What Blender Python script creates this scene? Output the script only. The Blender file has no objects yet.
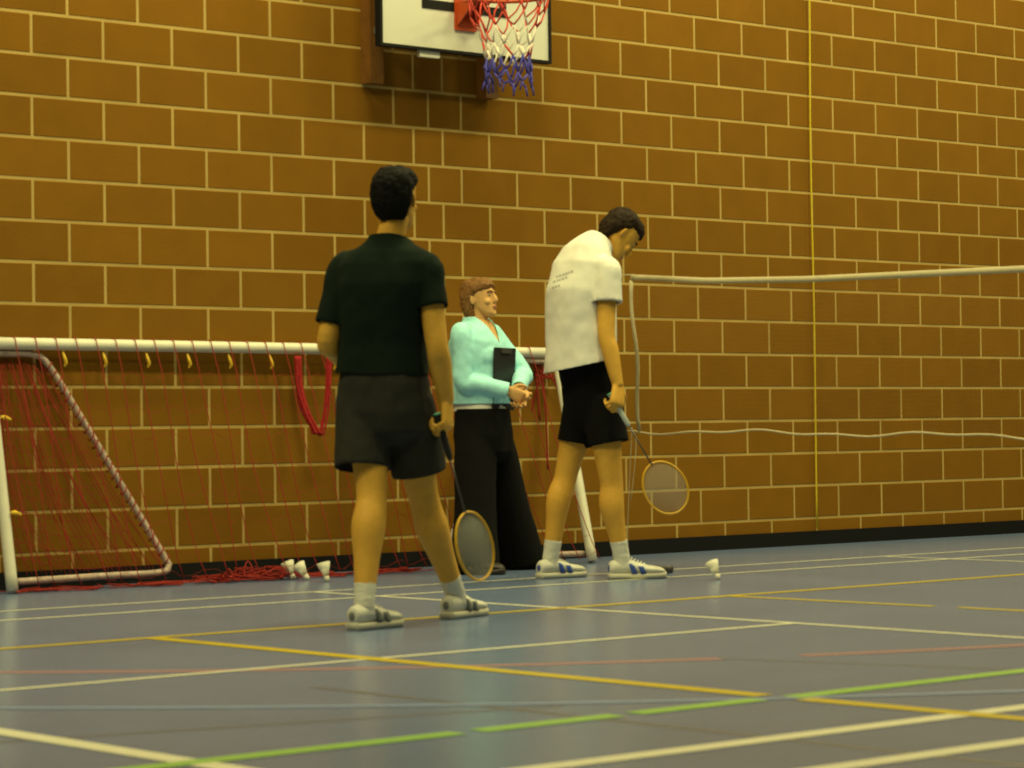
import bpy, bmesh, math, random
from mathutils import Vector, Matrix, noise
from mathutils.bvhtree import BVHTree
random.seed(7)
scene = bpy.context.scene
COL = scene.collection
V = Vector
K = 0.205                      # height of one course of blocks, metres
Z0 = 0.17                      # floor level in courses

# ------------------------------------------------------------------ camera
FPX = 2592.851
YAW, PIT, ROL = 0.7082, 0.0179, -0.0132
CAM = V((-31.7159 * K, -54.6159 * K, (3.8064 - Z0) * K))
cy, sy, cp, sp = math.cos(YAW), math.sin(YAW), math.cos(PIT), math.sin(PIT)
F = V((sy * cp, cy * cp, sp)); R0 = V((cy, -sy, 0)); U0 = R0.cross(F)
R = math.cos(ROL) * R0 + math.sin(ROL) * U0
U = -math.sin(ROL) * R0 + math.cos(ROL) * U0
RH = V((cy, -sy, 0)); FH = V((sy, cy, 0)); UP = V((0, 0, 1))
cam = bpy.data.cameras.new('camera'); co = bpy.data.objects.new('camera', cam); COL.objects.link(co)
cam.sensor_width = 36; cam.lens = FPX / 1024 * 36; cam.clip_end = 200
cam.dof.use_dof = True; cam.dof.focus_distance = 40; cam.dof.aperture_fstop = 7.0
co.matrix_world = Matrix(((R.x, U.x, -F.x, CAM.x), (R.y, U.y, -F.y, CAM.y), (R.z, U.z, -F.z, CAM.z), (0, 0, 0, 1)))
scene.camera = co


def ray(px, py): return F + (px - 512) / FPX * R - (py - 384) / FPX * U
def at(px, py, D): return CAM + ray(px, py) * D                       # D metres in front of the camera
def fl(px, py, z=0.0):
    d = ray(px, py); return CAM + d * ((z - CAM.z) / d.z)
def onwall(px, py, y=0.0):
    d = ray(px, py); return CAM + d * ((y - CAM.y) / d.y)
def depth(p): return (p - CAM).dot(F)
def kk(x, y, z=0.0): return V((x * K, y * K, z))

# ------------------------------------------------------------------ materials
MATS = {}
def mat(name, col, rough=0.6, var=0.0, scale=20, bump=0.0, bscale=None, spec=0.4, metal=0.0, island=0.0, sheen=0.0):
    if name in MATS: return MATS[name]
    m = bpy.data.materials.new(name); m.use_nodes = True
    nt = m.node_tree; b = nt.nodes['Principled BSDF']
    b.inputs['Base Color'].default_value = (*col, 1); b.inputs['Roughness'].default_value = rough
    b.inputs['Specular IOR Level'].default_value = spec; b.inputs['Metallic'].default_value = metal
    if sheen: b.inputs['Sheen Weight'].default_value = sheen
    tc = nt.nodes.new('ShaderNodeTexCoord')
    if var or island:
        nz = nt.nodes.new('ShaderNodeTexNoise'); nz.inputs['Scale'].default_value = scale; nz.inputs['Detail'].default_value = 5
        nt.links.new(tc.outputs['Object'], nz.inputs['Vector'])
        mr = nt.nodes.new('ShaderNodeMapRange'); mr.inputs['From Min'].default_value = .25; mr.inputs['From Max'].default_value = .75
        mr.inputs['To Min'].default_value = 1 - var; mr.inputs['To Max'].default_value = 1 + var
        nt.links.new(nz.outputs['Fac'], mr.inputs['Value']); fac = mr.outputs['Result']
        if island:
            g = nt.nodes.new('ShaderNodeNewGeometry')
            m2 = nt.nodes.new('ShaderNodeMapRange'); m2.inputs['To Min'].default_value = 1 - island; m2.inputs['To Max'].default_value = 1 + island
            nt.links.new(g.outputs['Random Per Island'], m2.inputs['Value'])
            mm = nt.nodes.new('ShaderNodeMath'); mm.operation = 'MULTIPLY'
            nt.links.new(fac, mm.inputs[0]); nt.links.new(m2.outputs['Result'], mm.inputs[1]); fac = mm.outputs[0]
        vm = nt.nodes.new('ShaderNodeVectorMath'); vm.operation = 'SCALE'; vm.inputs[0].default_value = col
        nt.links.new(fac, vm.inputs['Scale']); nt.links.new(vm.outputs['Vector'], b.inputs['Base Color'])
    if bump:
        n2 = nt.nodes.new('ShaderNodeTexNoise'); n2.inputs['Scale'].default_value = bscale or scale; n2.inputs['Detail'].default_value = 6
        nt.links.new(tc.outputs['Object'], n2.inputs['Vector'])
        bp = nt.nodes.new('ShaderNodeBump'); bp.inputs['Strength'].default_value = bump; bp.inputs['Distance'].default_value = .01
        nt.links.new(n2.outputs['Fac'], bp.inputs['Height']); nt.links.new(bp.outputs['Normal'], b.inputs['Normal'])
    MATS[name] = m
    return m

M_block = mat('block', (.205, .094, .0085), .9, .07, 5, .12, 60, .08, island=.07)
M_mortar = mat('mortar', (.455, .32, .105), .9, .15, 3, .2, 80, .1)
M_base = mat('black_skirting', (.006, .006, .007), .7, spec=.2)
M_floor = mat('sports_floor', (.124, .172, .325), .24, .06, 2.0, .02, 160, .45)
M_white = mat('white_line', (.62, .62, .52), .35, .08, 30)
M_yellow = mat('yellow_line', (.46, .36, .02), .35, .10, 30)
M_green = mat('green_line', (.22, .42, .10), .35, .10, 30)
M_red = mat('red_line', (.26, .15, .20), .35, .12, 30)
M_blue = mat('blue_line', (.165, .23, .44), .35, .10, 30)
M_seam = mat('dark_seam', (.085, .085, .115), .4)
M_skin = mat('skin', (.62, .345, .052), .6, .07, 25, .08, 200, .25)
M_skinf = mat('pale_skin', (.64, .37, .14), .6, .06, 25, .08, 200, .25)
M_lips = mat('lips', (.42, .13, .10), .5)
M_eye = mat('eye_white', (.36, .31, .22), .5)
M_iris = mat('iris', (.04, .025, .015), .2)
M_hairb = mat('black_hair', (.005, .005, .004), .8, .3, 60, .4, 220, .12)
M_hairbr = mat('dark_brown_hair', (.022, .013, .006), .75, .3, 60, .4, 220, .15)
M_hairl = mat('light_brown_hair', (.20, .095, .028), .6, .3, 60, .4, 220, .2)
M_tee = mat('dark_green_cotton', (.005, .012, .008), .95, .15, 30, .25, 300, .15)
M_grey = mat('grey_cotton', (.028, .028, .023), .9, .12, 25, .25, 300, .15)
M_whitec = mat('white_cotton', (.76, .76, .70), .85, .04, 20, .25, 260, .2)
M_print = mat('grey_print', (.38, .38, .36), .9)
M_blackc = mat('black_cloth', (.004, .004, .004), .95, .15, 25, .25, 260, .15)
M_cyan = mat('cyan_knit', (.40, .85, .93), .9, .06, 40, .3, 320, .15)
M_sock = mat('white_sock', (.66, .66, .60), .95, .06, 60, .4, 400, .1)
M_shoe = mat('white_leather', (.62, .62, .56), .5, .08, 30, .15, 120)
M_shoeg = mat('grey_mesh', (.16, .17, .16), .8, .2, 60)
M_shoeb = mat('blue_panel', (.03, .07, .33), .5)
M_sole = mat('pale_rubber', (.50, .49, .40), .7)
M_shoed = mat('dark_shoe', (.02, .016, .014), .5)
M_paint = mat('white_paint', (.70, .68, .56), .4, .06, 14)
M_wrap = mat('scuffed_tube', (.44, .34, .29), .5, .35, 30)
M_rednet = mat('red_cord', (.27, .014, .008), .8)
M_redbun = mat('red_netting', (.36, .012, .014), .85, .35, 60, .6, 120)
M_clip = mat('yellow_plastic', (.75, .47, .03), .5)
M_board = mat('white_board', (.64, .64, .56), .45, .03, 6)
M_black = mat('black_paint', (.006, .006, .006), .7, spec=.2)
M_wood = mat('stained_wood', (.19, .080, .012), .6, .25, 12)
M_orange = mat('orange_steel', (.42, .058, .010), .45, .1, 20)
M_steel = mat('grey_steel', (.35, .34, .32), .4, metal=.7)
M_hoopr = mat('red_hoop_cord', (.58, .06, .04), .8)
M_hoopw = mat('white_hoop_cord', (.75, .70, .62), .8)
M_hoopb = mat('blue_hoop_cord', (.055, .050, .35), .8)
M_paper = mat('paper', (.62, .62, .54), .8)
M_rope = mat('yellow_rope', (.58, .45, .015), .7, .15, 60)
M_netw = mat('white_tape', (.50, .44, .27), .8, .1, 40)
M_netd = mat('brown_net', (.17, .085, .020), .9)
M_frame = mat('yellow_frame', (.62, .36, .02), .35)
M_string = mat('pale_string', (.44, .45, .40), .5)
M_grip = mat('black_grip', (.015, .015, .015), .8, .2, 80)
M_gripw = mat('pale_grip', (.42, .46, .43), .8, .2, 80)
M_shaft = mat('graphite_shaft', (.06, .055, .05), .35)
M_cap = mat('green_cap', (.10, .40, .26), .4)
M_cork = mat('cork', (.62, .60, .50), .6)
M_feather = mat('feather', (.74, .72, .60), .8)
M_clipb = mat('black_board', (.008, .008, .009), .55)

# ------------------------------------------------------------------ helpers
def link_mesh(name, me, mats, parent=None, smooth=True):
    o = bpy.data.objects.new(name, me); COL.objects.link(o)
    if not isinstance(mats, (list, tuple)): mats = [mats]
    if len(me.materials) == 0:
        for m in mats: me.materials.append(m)
    for p in me.polygons: p.use_smooth = smooth
    if parent is not None:
        o.parent = parent; o.matrix_parent_inverse = Matrix.Translation(parent.location).inverted()
    return o

def obj(name, bm, mats, parent=None, smooth=True, fix=True):
    if fix: bmesh.ops.recalc_face_normals(bm, faces=bm.faces)
    me = bpy.data.meshes.new(name); bm.to_mesh(me); bm.free()
    return link_mesh(name, me, mats, parent, smooth)

def thing(name, label, cat, loc, group=None):
    o = bpy.data.objects.new(name, None); COL.objects.link(o); o.location = loc
    o.empty_display_size = .1
    return tag(o, label, cat, group)

def tag(o, label, cat, group=None):
    o['label'] = label; o['category'] = cat
    if group: o['group'] = group
    return o

def ring_loft(bm, rings, caps=True, mi=0, closed=False):
    """rings: lists of points, same count"""
    vs = [[bm.verts.new(p) for p in r] for r in rings]; n = len(vs[0])
    L = len(vs)
    for i in range(L if closed else L - 1):
        a, b = vs[i], vs[(i + 1) % L]
        for j in range(n):
            f = bm.faces.new((a[j], a[(j + 1) % n], b[(j + 1) % n], b[j])); f.material_index = mi
    if caps and not closed:
        for f in (bm.faces.new(vs[0][::-1]), bm.faces.new(vs[-1])): f.material_index = mi

def sell(c, a, b, n=20, e=2.0):
    out = []
    for i in range(n):
        t = 2 * math.pi * i / n; x, y = math.cos(t), math.sin(t)
        out.append(c + a * math.copysign(abs(x) ** (2 / e), x) + b * math.copysign(abs(y) ** (2 / e), y))
    return out

def cr(p0, p1, p2, p3, t):
    return .5 * ((2 * p1) + (p2 - p0) * t + (2 * p0 - 5 * p1 + 4 * p2 - p3) * t * t + (3 * p1 - p0 - 3 * p2 + p3) * t ** 3)

def dense(seq, k=5):
    n = len(seq); out = []
    for i in range(n - 1):
        a, b, c, d = seq[max(i - 1, 0)], seq[i], seq[i + 1], seq[min(i + 2, n - 1)]
        for j in range(k): out.append(cr(a, b, c, d, j / k))
    out.append(seq[-1]); return out

def limb(bm, pts, rad, hint=V((1, 0, 0)), n=16, k=5, e=2.0, mi=0, caps=True):
    """smooth tube; rad items are a number or (along hint, across hint)"""
    pts = [V(p) for p in pts]
    ra = [V((r, r, 0)) if not isinstance(r, (tuple, list)) else V((r[0], r[1], 0)) for r in rad]
    if k > 1: pts, ra = dense(pts, k), dense(ra, k)
    rings = []
    for i, p in enumerate(pts):
        t = (pts[min(i + 1, len(pts) - 1)] - pts[max(i - 1, 0)]).normalized()
        a = hint - t * hint.dot(t)
        if a.length < 1e-4: a = t.orthogonal()
        a.normalize(); b = t.cross(a)
        rings.append(sell(p, a * max(ra[i].x, 1e-4), b * max(ra[i].y, 1e-4), n, e))
    ring_loft(bm, rings, caps, mi)

def tube(bm, pts, r, n=6, closed=False, mi=0):
    pts = [V(p) for p in pts]; rings = []; L = len(pts); a = None
    for i, p in enumerate(pts):
        if closed: t = pts[(i + 1) % L] - pts[i - 1]
        else: t = pts[min(i + 1, L - 1)] - pts[max(i - 1, 0)]
        t.normalize()
        a = t.orthogonal() if a is None else a - t * a.dot(t)
        a.normalize(); b = t.cross(a)
        rings.append(sell(p, a * r, b * r, n))
    ring_loft(bm, rings, True, mi, closed)

def box(bm, c, ax, ay, az, mi=0):
    """c centre; ax, ay, az half-extent vectors"""
    v = [bm.verts.new(c + ax * i + ay * j + az * k) for i in (-1, 1) for j in (-1, 1) for k in (-1, 1)]
    for q in ((0, 1, 3, 2), (4, 6, 7, 5), (0, 4, 5, 1), (2, 3, 7, 6), (0, 2, 6, 4), (1, 5, 7, 3)):
        f = bm.faces.new([v[i] for i in q]); f.material_index = mi

def ball(bm, c, ax, ay, az, n=14, mi=0):
    rings = []
    for i in range(1, n):
        t = math.pi * i / n
        rings.append(sell(c + az * math.cos(t), ax * math.sin(t), ay * math.sin(t), n))
    ring_loft(bm, rings, True, mi)

def voxel(bm, size, it=4, wr=0.0, wf=8.0, stretch=(1, 1, .35), wr2=0.0):
    bmesh.ops.recalc_face_normals(bm, faces=bm.faces)
    me = bpy.data.meshes.new('tmp'); bm.to_mesh(me); bm.free()
    o = bpy.data.objects.new('tmp', me); COL.objects.link(o)
    m = o.modifiers.new('r', 'REMESH'); m.mode = 'VOXEL'; m.voxel_size = size
    s = o.modifiers.new('s', 'SMOOTH'); s.factor = .5; s.iterations = it
    dg = bpy.context.evaluated_depsgraph_get(); dg.update()
    nm = bpy.data.meshes.new_from_object(o.evaluated_get(dg))
    bpy.data.objects.remove(o); bpy.data.meshes.remove(me)
    if wr:
        nm.update(); ns = [v.normal.copy() for v in nm.vertices]
        for v, nn in zip(nm.vertices, ns):
            q = V((v.co.x * stretch[0], v.co.y * stretch[1], v.co.z * stretch[2])) * wf
            d = noise.noise(q) * wr
            if wr2: d += noise.noise(v.co * wf * 2.3 + V((3, 1, 7))) * wr2
            v.co += nn * d
    return nm

def cut(me, c, nrm, rad):
    """open a hem: remove what lies beyond the plane (c, nrm), within rad of c"""
    bm = bmesh.new(); bm.from_mesh(me)
    vs = [v for v in bm.verts if (v.co - c).length < rad]; s = set(vs)
    es = [e for e in bm.edges if e.verts[0] in s and e.verts[1] in s]
    fs = [f for f in bm.faces if all(v in s for v in f.verts)]
    bmesh.ops.bisect_plane(bm, geom=vs + es + fs, plane_co=c, plane_no=nrm.normalized(), clear_outer=True, dist=1e-5)
    bm.to_mesh(me); bm.free()

def open_end(me, c, ax, rad, tol=.012):
    """take away the flat cap that closes a sleeve or a leg"""
    ax = ax.normalized()
    bm = bmesh.new(); bm.from_mesh(me); bm.normal_update()
    kill = [f for f in bm.faces if (f.calc_center_median() - c).length < rad and (f.calc_center_median() - c).dot(ax) > -tol and f.normal.dot(ax) > .6]
    bmesh.ops.delete(bm, geom=kill, context='FACES')
    for v in bm.verts:                          # straighten the hem
        if v.is_boundary and (v.co - c).length < rad * 1.15:
            d = (v.co - c).dot(ax)
            if abs(d) < .03: v.co -= ax * d
    bm.to_mesh(me); bm.free()

def cloth(name, me, m, parent, thick=.004):
    o = link_mesh(name, me, m, parent)
    s = o.modifiers.new('thickness', 'SOLIDIFY'); s.thickness = thick; s.offset = 0
    return o

# ------------------------------------------------------------------ wall of blocks
def build_wall():
    bm = bmesh.new()
    x0, x1, n = -24.0, 70.0, 30
    JX, RX = .034, 20.345
    g = .040                                   # half joint
    def blk(a, b, k):
        a0, b0 = a + g, b - g
        z0 = (k - Z0) * K + g * K; z1 = (k + 1 - Z0) * K - g * K
        if b0 - a0 < .1: return
        d = .0025 + random.uniform(-.0006, .0006); e = .002
        A, B = a0 * K, b0 * K
        o = [bm.verts.new((x, -d + .0025, z)) for x, z in ((A, z0), (B, z0), (B, z1), (A, z1))]
        i = [bm.verts.new((x, -d, z)) for x, z in ((A + e, z0 + e), (B - e, z0 + e), (B - e, z1 - e), (A + e, z1 - e))]
        bm.faces.new(i)
        for q in range(4): bm.faces.new((o[q], o[(q + 1) % 4], i[(q + 1) % 4], i[q]))
    for k in range(0, n):
        odd = k % 2 == 1
        js = []
        # courses with an even k are shifted by half a block; the bay joint sits near x = 12.2
        base = 0.0 if odd else 1.0
        x = base
        while x > x0: x -= 2
        while x < (10.1 if odd else 11.1): js.append(x); x += 2
        js += [11.68, 12.69] if odd else [12.19]
        x = RX + (0 if odd else 1.0) - 20
        while x < 13: x += 2
        while x < x1: js.append(x); x += 2
        for a, b in zip(js[:-1], js[1:]): blk(a, b, k)
    for f in bm.faces: f.material_index = 0
    zt = (n - Z0) * K
    box(bm, V(((x0 + x1) / 2 * K, .1, zt / 2)), V(((x1 - x0) / 2 * K, 0, 0)), V((0, .0998, 0)), V((0, 0, zt / 2)), 1)
    o = obj('wall_back', bm, [M_block, M_mortar], smooth=False); o['kind'] = 'structure'
    bm = bmesh.new()
    h = (.60 - Z0) * K
    box(bm, V(((x0 + x1) / 2 * K, -.009, h / 2)), V(((x1 - x0) / 2 * K, 0, 0)), V((0, .006, 0)), V((0, 0, h / 2)))
    o = obj('baseboard_back', bm, M_base, smooth=False); o['kind'] = 'structure'
build_wall()

# ------------------------------------------------------------------ floor with its painted lines
def build_floor():
    bm = bmesh.new()
    box(bm, V((3.5, -5.4, -.05)), V((9, 0, 0)), V((0, 5.6, 0)), V((0, 0, .05)), 0)
    lay = [0]
    def quad(p, mi):
        lay[0] += 1; z = .0004 + lay[0] * .00001
        f = bm.faces.new([bm.verts.new((a * K, b * K, z)) for a, b in p]); f.material_index = mi
    def line(a, b, w, mi):
        a, b = V(a), V(b); d = (b - a).normalized(); s = V((-d.y, d.x)) * (w / 2 / K)
        quad([a + s, b + s, b - s, a - s], mi)
    def arc(c, r, a0, a1, w, mi, n=40):
        h = w / 2 / K
        for i in range(n):
            t, u = a0 + (a1 - a0) * i / n, a0 + (a1 - a0) * (i + 1) / n
            quad([(c[0] + (r - h) * math.cos(t), c[1] + (r - h) * math.sin(t)), (c[0] + (r + h) * math.cos(t), c[1] + (r + h) * math.sin(t)),
                  (c[0] + (r + h) * math.cos(u), c[1] + (r + h) * math.sin(u)), (c[0] + (r - h) * math.cos(u), c[1] + (r - h) * math.sin(u))], mi)
    # lines: 1 white, 2 yellow, 3 green, 4 red, 5 blue, 6 seam
    # dark seams of the flooring
    line((-9.75, -24.5), (-9.6, -44), .035, 6); line((-18, -26.6), (-9.0, -29.0), .03, 6); line((-2.75, -25.4), (-.6, -31.8), .03, 6)
    # faded arcs
    def circ(p, q, r):
        ax, ay = p; bx, by = q; cx, cy_ = r
        d = 2 * (ax * (by - cy_) + bx * (cy_ - ay) + cx * (ay - by))
        ux = ((ax * ax + ay * ay) * (by - cy_) + (bx * bx + by * by) * (cy_ - ay) + (cx * cx + cy_ * cy_) * (ay - by)) / d
        uy = ((ax * ax + ay * ay) * (cx - bx) + (bx * bx + by * by) * (ax - cx) + (cx * cx + cy_ * cy_) * (bx - ax)) / d
        return (ux, uy), math.hypot(ax - ux, ay - uy)
    def arcp(p, q, r, s, e, w, mi):
        c, rr = circ(p, q, r); a0 = math.atan2(s[1] - c[1], s[0] - c[0]); a1 = math.atan2(e[1] - c[1], e[0] - c[0])
        if a1 - a0 > math.pi: a1 -= 2 * math.pi
        if a0 - a1 > math.pi: a0 -= 2 * math.pi
        arc(c, rr, a0, a1, w, mi)
    A = ((-11.62, -18.9), (-5.58, -24.0), (2.38, -27.65))
    arcp(*A, (-13, -17.5), (-2.75, -25.8), .08, 4); arcp(*A, (-1.5, -26.4), (3.4, -27.9), .08, 4)
    Bq = ((-14.29, -23.62), (-9.0, -28.6), (-3.49, -32.27))
    arcp(*Bq, (-15.5, -22), (-2.5, -32.8), .06, 5)
    # badminton court
    w = .04
    for y in (-6.55, -8.95, -33.55, -35.8): line((-19.5, y), (46, y), w if y > -20 else .075, 1)
    line((-15.7, -6.5), (-15.7, -38), .075, 1)
    line((-19.5, -21.5), (3.5, -21.5), w, 1)
    line((3.4, -6.5), (3.5, -36), w, 1)
    line((22.9, -6.5), (22.9, -36), w, 1); line((22.9, -21.5), (46, -21.5), w, 1)
    # yellow lines
    line((-14, -15.0), (-1.2, -15.05), .06, 2); line((-1.2, -15.05), (20, -15.1), .06, 2)
    line((-6.4, -15.0), (-6.3, -30.1), .075, 2); line((-6.27, -30.8), (-6.1, -37), .075, 2)
    line((8.2, -15.05), (8.45, -20.6), .05, 2); line((8.5, -21.2), (8.7, -27), .05, 2)
    # green line with worn gaps
    line((-20, -30.4), (-11.9, -30.4), .075, 3); line((-11.6, -30.4), (-9.3, -30.4), .075, 3); line((-9.0, -30.4), (-6.7, -30.4), .075, 3)
    line((-6.2, -30.5), (6, -30.4), .075, 3)
    o = obj('floor', bm, [M_floor, M_white, M_yellow, M_green, M_red, M_blue, M_seam], smooth=False, fix=False); o['kind'] = 'structure'
build_floor()

# ------------------------------------------------------------------ basketball backboard
def build_board():
    yb = -.30
    bl = onwall(378, 46, yb); br = onwall(549, 64, yb)
    xa, xb = bl.x, br.x; z0 = (bl.z + br.z) / 2; H = .90; xm = (xa + xb) / 2; hw = (xb - xa) / 2
    t = thing('basketball_backboard', 'white basketball backboard with orange hoop and frayed net high on the block wall', 'backboard', (xm, 0, z0))
    X, Y, Z = V((1, 0, 0)), V((0, 1, 0)), V((0, 0, 1))
    c = V((xm, yb, z0 + H / 2))
    bm = bmesh.new(); box(bm, c, X * (hw - .008), Y * .014, Z * (H / 2 - .008))
    bmesh.ops.bevel(bm, geom=bm.edges[:], offset=.003, segments=2); obj('board', bm, M_board, t, False)
    bm = bmesh.new(); e = .008
    for s in (-1, 1):
        box(bm, c + X * s * (hw - e), X * e, Y * .024, Z * H / 2); box(bm, c + Z * s * (H / 2 - e), X * (hw - 2 * e), Y * .0235, Z * e)
    obj('frame', bm, M_black, t, False).__setitem__('label', 'black frame')
    tl = onwall(422, 9, yb); tr = onwall(506, 18, yb); zt = (tl.z + tr.z) / 2; tw = (tr.x - tl.x) / 2; tx = (tl.x + tr.x) / 2 - .012; th = .45
    bm = bmesh.new(); q = .025; yy = yb - .0155
    for s in (-1, 1):
        box(bm, V((tx + s * (tw - q), yy, zt + th / 2)), X * q, Y * .002, Z * th / 2)
        box(bm, V((tx, yy, zt + (q if s < 0 else th - q))), X * (tw - 2 * q), Y * .002, Z * q)
    obj('target_square', bm, M_black, t, False)
    # hoop
    rc = V((tx, yb - .15 - .225, 0)); d = ray(509, -5); rc.z = (CAM + d * ((rc.y - CAM.y) / d.y)).z
    bm = bmesh.new(); tube(bm, [rc + V((math.cos(a) * .225, math.sin(a) * .225, 0)) for a in [i * math.pi / 20 for i in range(40)]], .011, 10, True)
    hoop = obj('hoop', bm, M_orange, t)
    bm = bmesh.new()
    box(bm, V((tx, yb - .02, rc.z - .065)), X * .075, Y * .008, Z * .085)
    for s in (-1, 1):
        vs = [V((tx + s * .06, yb - .026, rc.z - .13)), V((tx + s * .06, yb - .026, rc.z)), V((tx + s * .045, yb - .17, rc.z))]
        f = [bm.verts.new(v + X * .004) for v in vs] + [bm.verts.new(v - X * .004) for v in vs]
        bm.faces.new(f[:3]); bm.faces.new(f[3:][::-1])
        for i in range(3): bm.faces.new((f[i], f[(i + 1) % 3], f[3 + (i + 1) % 3], f[3 + i]))
    box(bm, V((tx, yb - .09, rc.z)), X * .06, Y * .075, Z * .006)
    obj('mount_plate', bm, M_orange, t, False)
    # net of knotted cord: red above, white in the middle, blue at the frayed end
    bm = bmesh.new(); n = 12
    lev = [(0, .222), (-.10, .195), (-.19, .160), (-.27, .132), (-.345, .118), (-.42, .122), (-.475, .128)]
    nodes = []
    for j, (z, r) in enumerate(lev):
        row = []
        for i in range(n):
            a = 2 * math.pi * (i + .5 * (j % 2)) / n + random.uniform(-.06, .06)
            row.append(rc + V((math.cos(a) * r * random.uniform(.93, 1.07), math.sin(a) * r * random.uniform(.93, 1.07), z + random.uniform(-.02, .02) * (j > 0))))
        nodes.append(row)
    for j in range(len(lev) - 1):
        mi = 0 if j < 2 else (1 if j < 4 else 2)
        for i in range(n):
            p = nodes[j][i]
            for q in (i, (i + 1) % n if j % 2 else (i - 1) % n):
                if j == len(lev) - 2 and random.random() < .25: continue
                m = mi
                if j in (1, 2, 3) and random.random() < .4: m = random.choice((0, 1))
                p2 = nodes[j + 1][q]; mid = (p + p2) / 2 + V((random.uniform(-.01, .01), random.uniform(-.01, .01), -.008))
                tube(bm, [p, mid, p2], .0048 if j < 3 else .006, 5, mi=m)
    for i in range(n):
        p = nodes[-1][i]; tube(bm, [p, p + V((random.uniform(-.015, .015), random.uniform(-.015, .015), -.05))], .005, 5, mi=2)
    obj('hoop_net', bm, [M_hoopr, M_hoopw, M_hoopb], hoop)
    # wooden uprights on the wall and steel arms out to the board
    for px, yend in ((372, 84), (487, 99)):
        p = onwall(px, yend, -.04); z1 = z0 + 1.15
        bm = bmesh.new(); box(bm, V((p.x, -.045, (p.z + z1) / 2)), X * .045, Y * .042, Z * (z1 - p.z) / 2)
        bmesh.ops.bevel(bm, geom=bm.edges[:], offset=.006, segments=2); obj('wall_upright', bm, M_wood, t, False)
        for zz in (z0 + .12, z0 + .78):
            bm = bmesh.new(); box(bm, V((p.x, -.19, zz)), X * .02, Y * .104, Z * .02); obj('support_arm', bm, M_steel, t, False)
    a, b = onwall(419, 51, yb), onwall(439, 54, yb)
    bm = bmesh.new(); box(bm, V(((a.x + b.x) / 2, yb + .005, z0 - .012)), X * (b.x - a.x) / 2, Y * .012, Z * .022); obj('label_plate', bm, M_paper, t, False)
build_board()

# ------------------------------------------------------------------ yellow cord down the wall
bm = bmesh.new()
pc = onwall(812, 200, -.03)
zs = [5.9 - i * .2 for i in range(30)]
tube(bm, [V((pc.x + .004 * math.sin(z * 2.1), -.03 + .003 * math.sin(z * 3), max(z, .02))) for z in zs], .0055, 8)
tag(obj('wall_cord', bm, M_rope), 'thin yellow cord hanging straight down the block wall', 'cord')

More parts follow.
